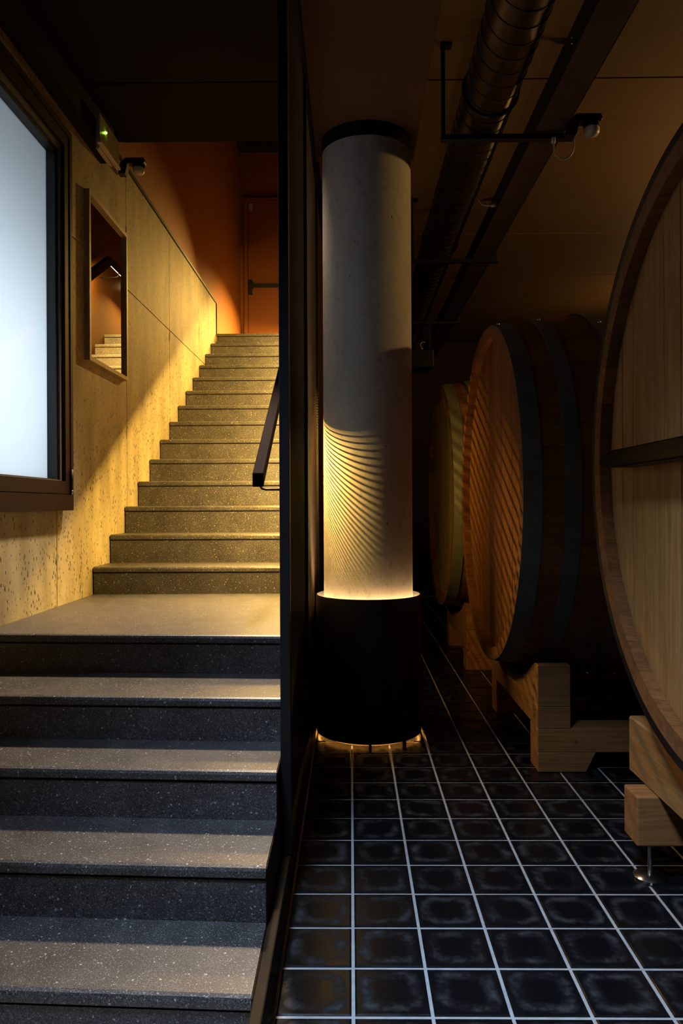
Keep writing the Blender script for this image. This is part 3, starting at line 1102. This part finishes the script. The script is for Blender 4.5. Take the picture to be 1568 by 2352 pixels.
cask('pale oak cask with black hoops and a dark cross bar, nearest the viewer', 0.96, 2.057, 0.159, 0.917, 1.9, 'oak_pale', 'hoop_black',
     [(0.0, 0.10), (0.22, 0.30), (0.50, 0.58)], bar_on=True, hoop_t=0.030)
cask('red brown oak cask with wide grey hoops, middle of the row', 0.78, 4.35, 0.067, 0.935, 1.9, 'oak_head', 'hoop',
     [(0.0, 0.085), (0.185, 0.255), (0.44, 0.52)])
cask('olive tinted oak cask, farthest in the row behind the red brown one', 0.78, 6.64, 0.088, 0.95, 1.9, 'oak_olive', 'hoop_olive',
     [(0.0, 0.085), (0.185, 0.255), (0.44, 0.52)])


# ------------------------------------------------------------------ cradles under the casks
def arc_top(dc, Yc, rb, d0, d1, ytop, ybot, n=20):
    pts = [(d0, ybot), (d1, ybot), (d1, ytop)]
    for i in range(n + 1):
        d = d1 - (d1 - d0) * i / n
        q = rb * rb - (d - dc) ** 2
        y = Yc - math.sqrt(q) if q > 0 else ytop
        pts.append((d, min(y, ytop)))
    pts.append((d0, ytop))
    out = []
    for p_ in pts:
        if not out or abs(p_[0] - out[-1][0]) + abs(p_[1] - out[-1][1]) > 1e-4:
            out.append(p_)
    return out


def end_grain(o):
    o.data.materials.append(M['beam_end'])
    for p in o.data.polygons:
        if abs(p.normal.y) > 0.9:
            p.material_index = 1


def cradle(label, dc, Yc, X0, stamps=False):
    t = thing('cask_cradle', P(1.7, dc, FL), label, 'cradle', 'timber cradles under the casks')
    d0, d1 = dc - 0.64, dc + 0.565
    yj, yb, yf, yl = -0.995, -1.104, -1.220, FL
    for xa in (0.915, 2.30):
        u = xa + 0.16 - 0.78 if xa < 1 else 1.9 - (xa - 0.78)
        rb = 1.024
        end_grain(prism_x('saddle_beam', arc_top(dc, Yc, rb, d0, d1, -0.79, yj + 0.001), xa, xa + 0.161, 'beam_y', t, 0.003))
        end_grain(box('saddle_base', xa, xa + 0.161, d0, d1, yb + 0.001, yj, 'beam_y', t, 0.003))
    for a in (d0, d1 - 0.155):
        box('cross_beam', 0.915, 2.52, a, a + 0.155, yf + 0.001, yb, 'beam_x', t, 0.003)
        prism_d('foot_block', [(0.915, yl), (1.152, yl), (1.20, yf), (0.915, yf)], a, a + 0.155, 'beam_x', t, 0.003)
        prism_d('foot_block', [(2.28, yl), (2.52, yl), (2.52, yf), (2.235, yf)], a, a + 0.155, 'beam_x', t, 0.003)
    if stamps:
        for txt, yv in (('4-7', -0.93), ('51-7', -1.075)):
            cu = bpy.data.curves.new('stamp', 'FONT')
            cu.body = txt
            cu.size = 0.062
            tmp = bpy.data.objects.new('stamp_text', cu)
            COL.objects.link(tmp)
            me = bpy.data.meshes.new_from_object(tmp.evaluated_get(bpy.context.evaluated_depsgraph_get()))
            bpy.data.objects.remove(tmp)
            # reads upwards on the aisle face of the beam
            rot = Matrix(((0.0, 0.0, -1.0, 0), (0.0, 1.0, 0.0, 0), (1.0, 0.0, 0.0, 0), (0, 0, 0, 1)))
            me.transform(Matrix.Translation(P(0.9142, d0 + 0.05, yv)) @ rot)
            me.materials.clear()
            o = link('stamp', me, 'ink', t)
    return t


cradle('pine timber cradle under the red brown cask with grey hoops', 4.35, 0.067, 0.78, True)
cradle('pine timber cradle under the farthest olive tinted cask', 6.64, 0.088, 0.78)

t = thing('cask_cradle', P(1.7, 2.06, FL), 'oak cradle on steel levelling feet under the nearest pale cask', 'cradle', 'timber cradles under the casks')
for xa in (1.05, 2.55):
    pol = arc_top(2.057, 0.159, 1.035, 1.25, 2.865, -0.800, -1.008)
    prism_x('saddle_board', pol, xa, xa + 0.14, 'beam_y', t, 0.006)
for a in (2.60, 1.40):
    box('cross_beam', 0.98, 2.75, a, a + 0.125, -1.180, -1.0085, 'beam_x', t, 0.006)
    for x in (1.047, 2.62):
        f = lathe('levelling_foot', [(0.0, FL), (0.056, FL), (0.056, FL + 0.010), (0.046, FL + 0.017), (0.014, FL + 0.024), (0.0, FL + 0.024)], x, a + 0.06, 'chrome', t, 40)
        pr = []
        for i in range(22):
            pr.append((0.0085 if i % 2 else 0.0068, FL + 0.024 + 0.0046 * i))
        lathe('threaded_rod', [(0.0, FL + 0.024)] + pr + [(0.0, -1.18)], x, a + 0.06, 'chrome', f, 14)
        lathe('foot_nut', [(0.0, -1.205), (0.013, -1.205), (0.013, -1.18), (0.0, -1.18)], x, a + 0.06, 'chrome', f, 6, False)
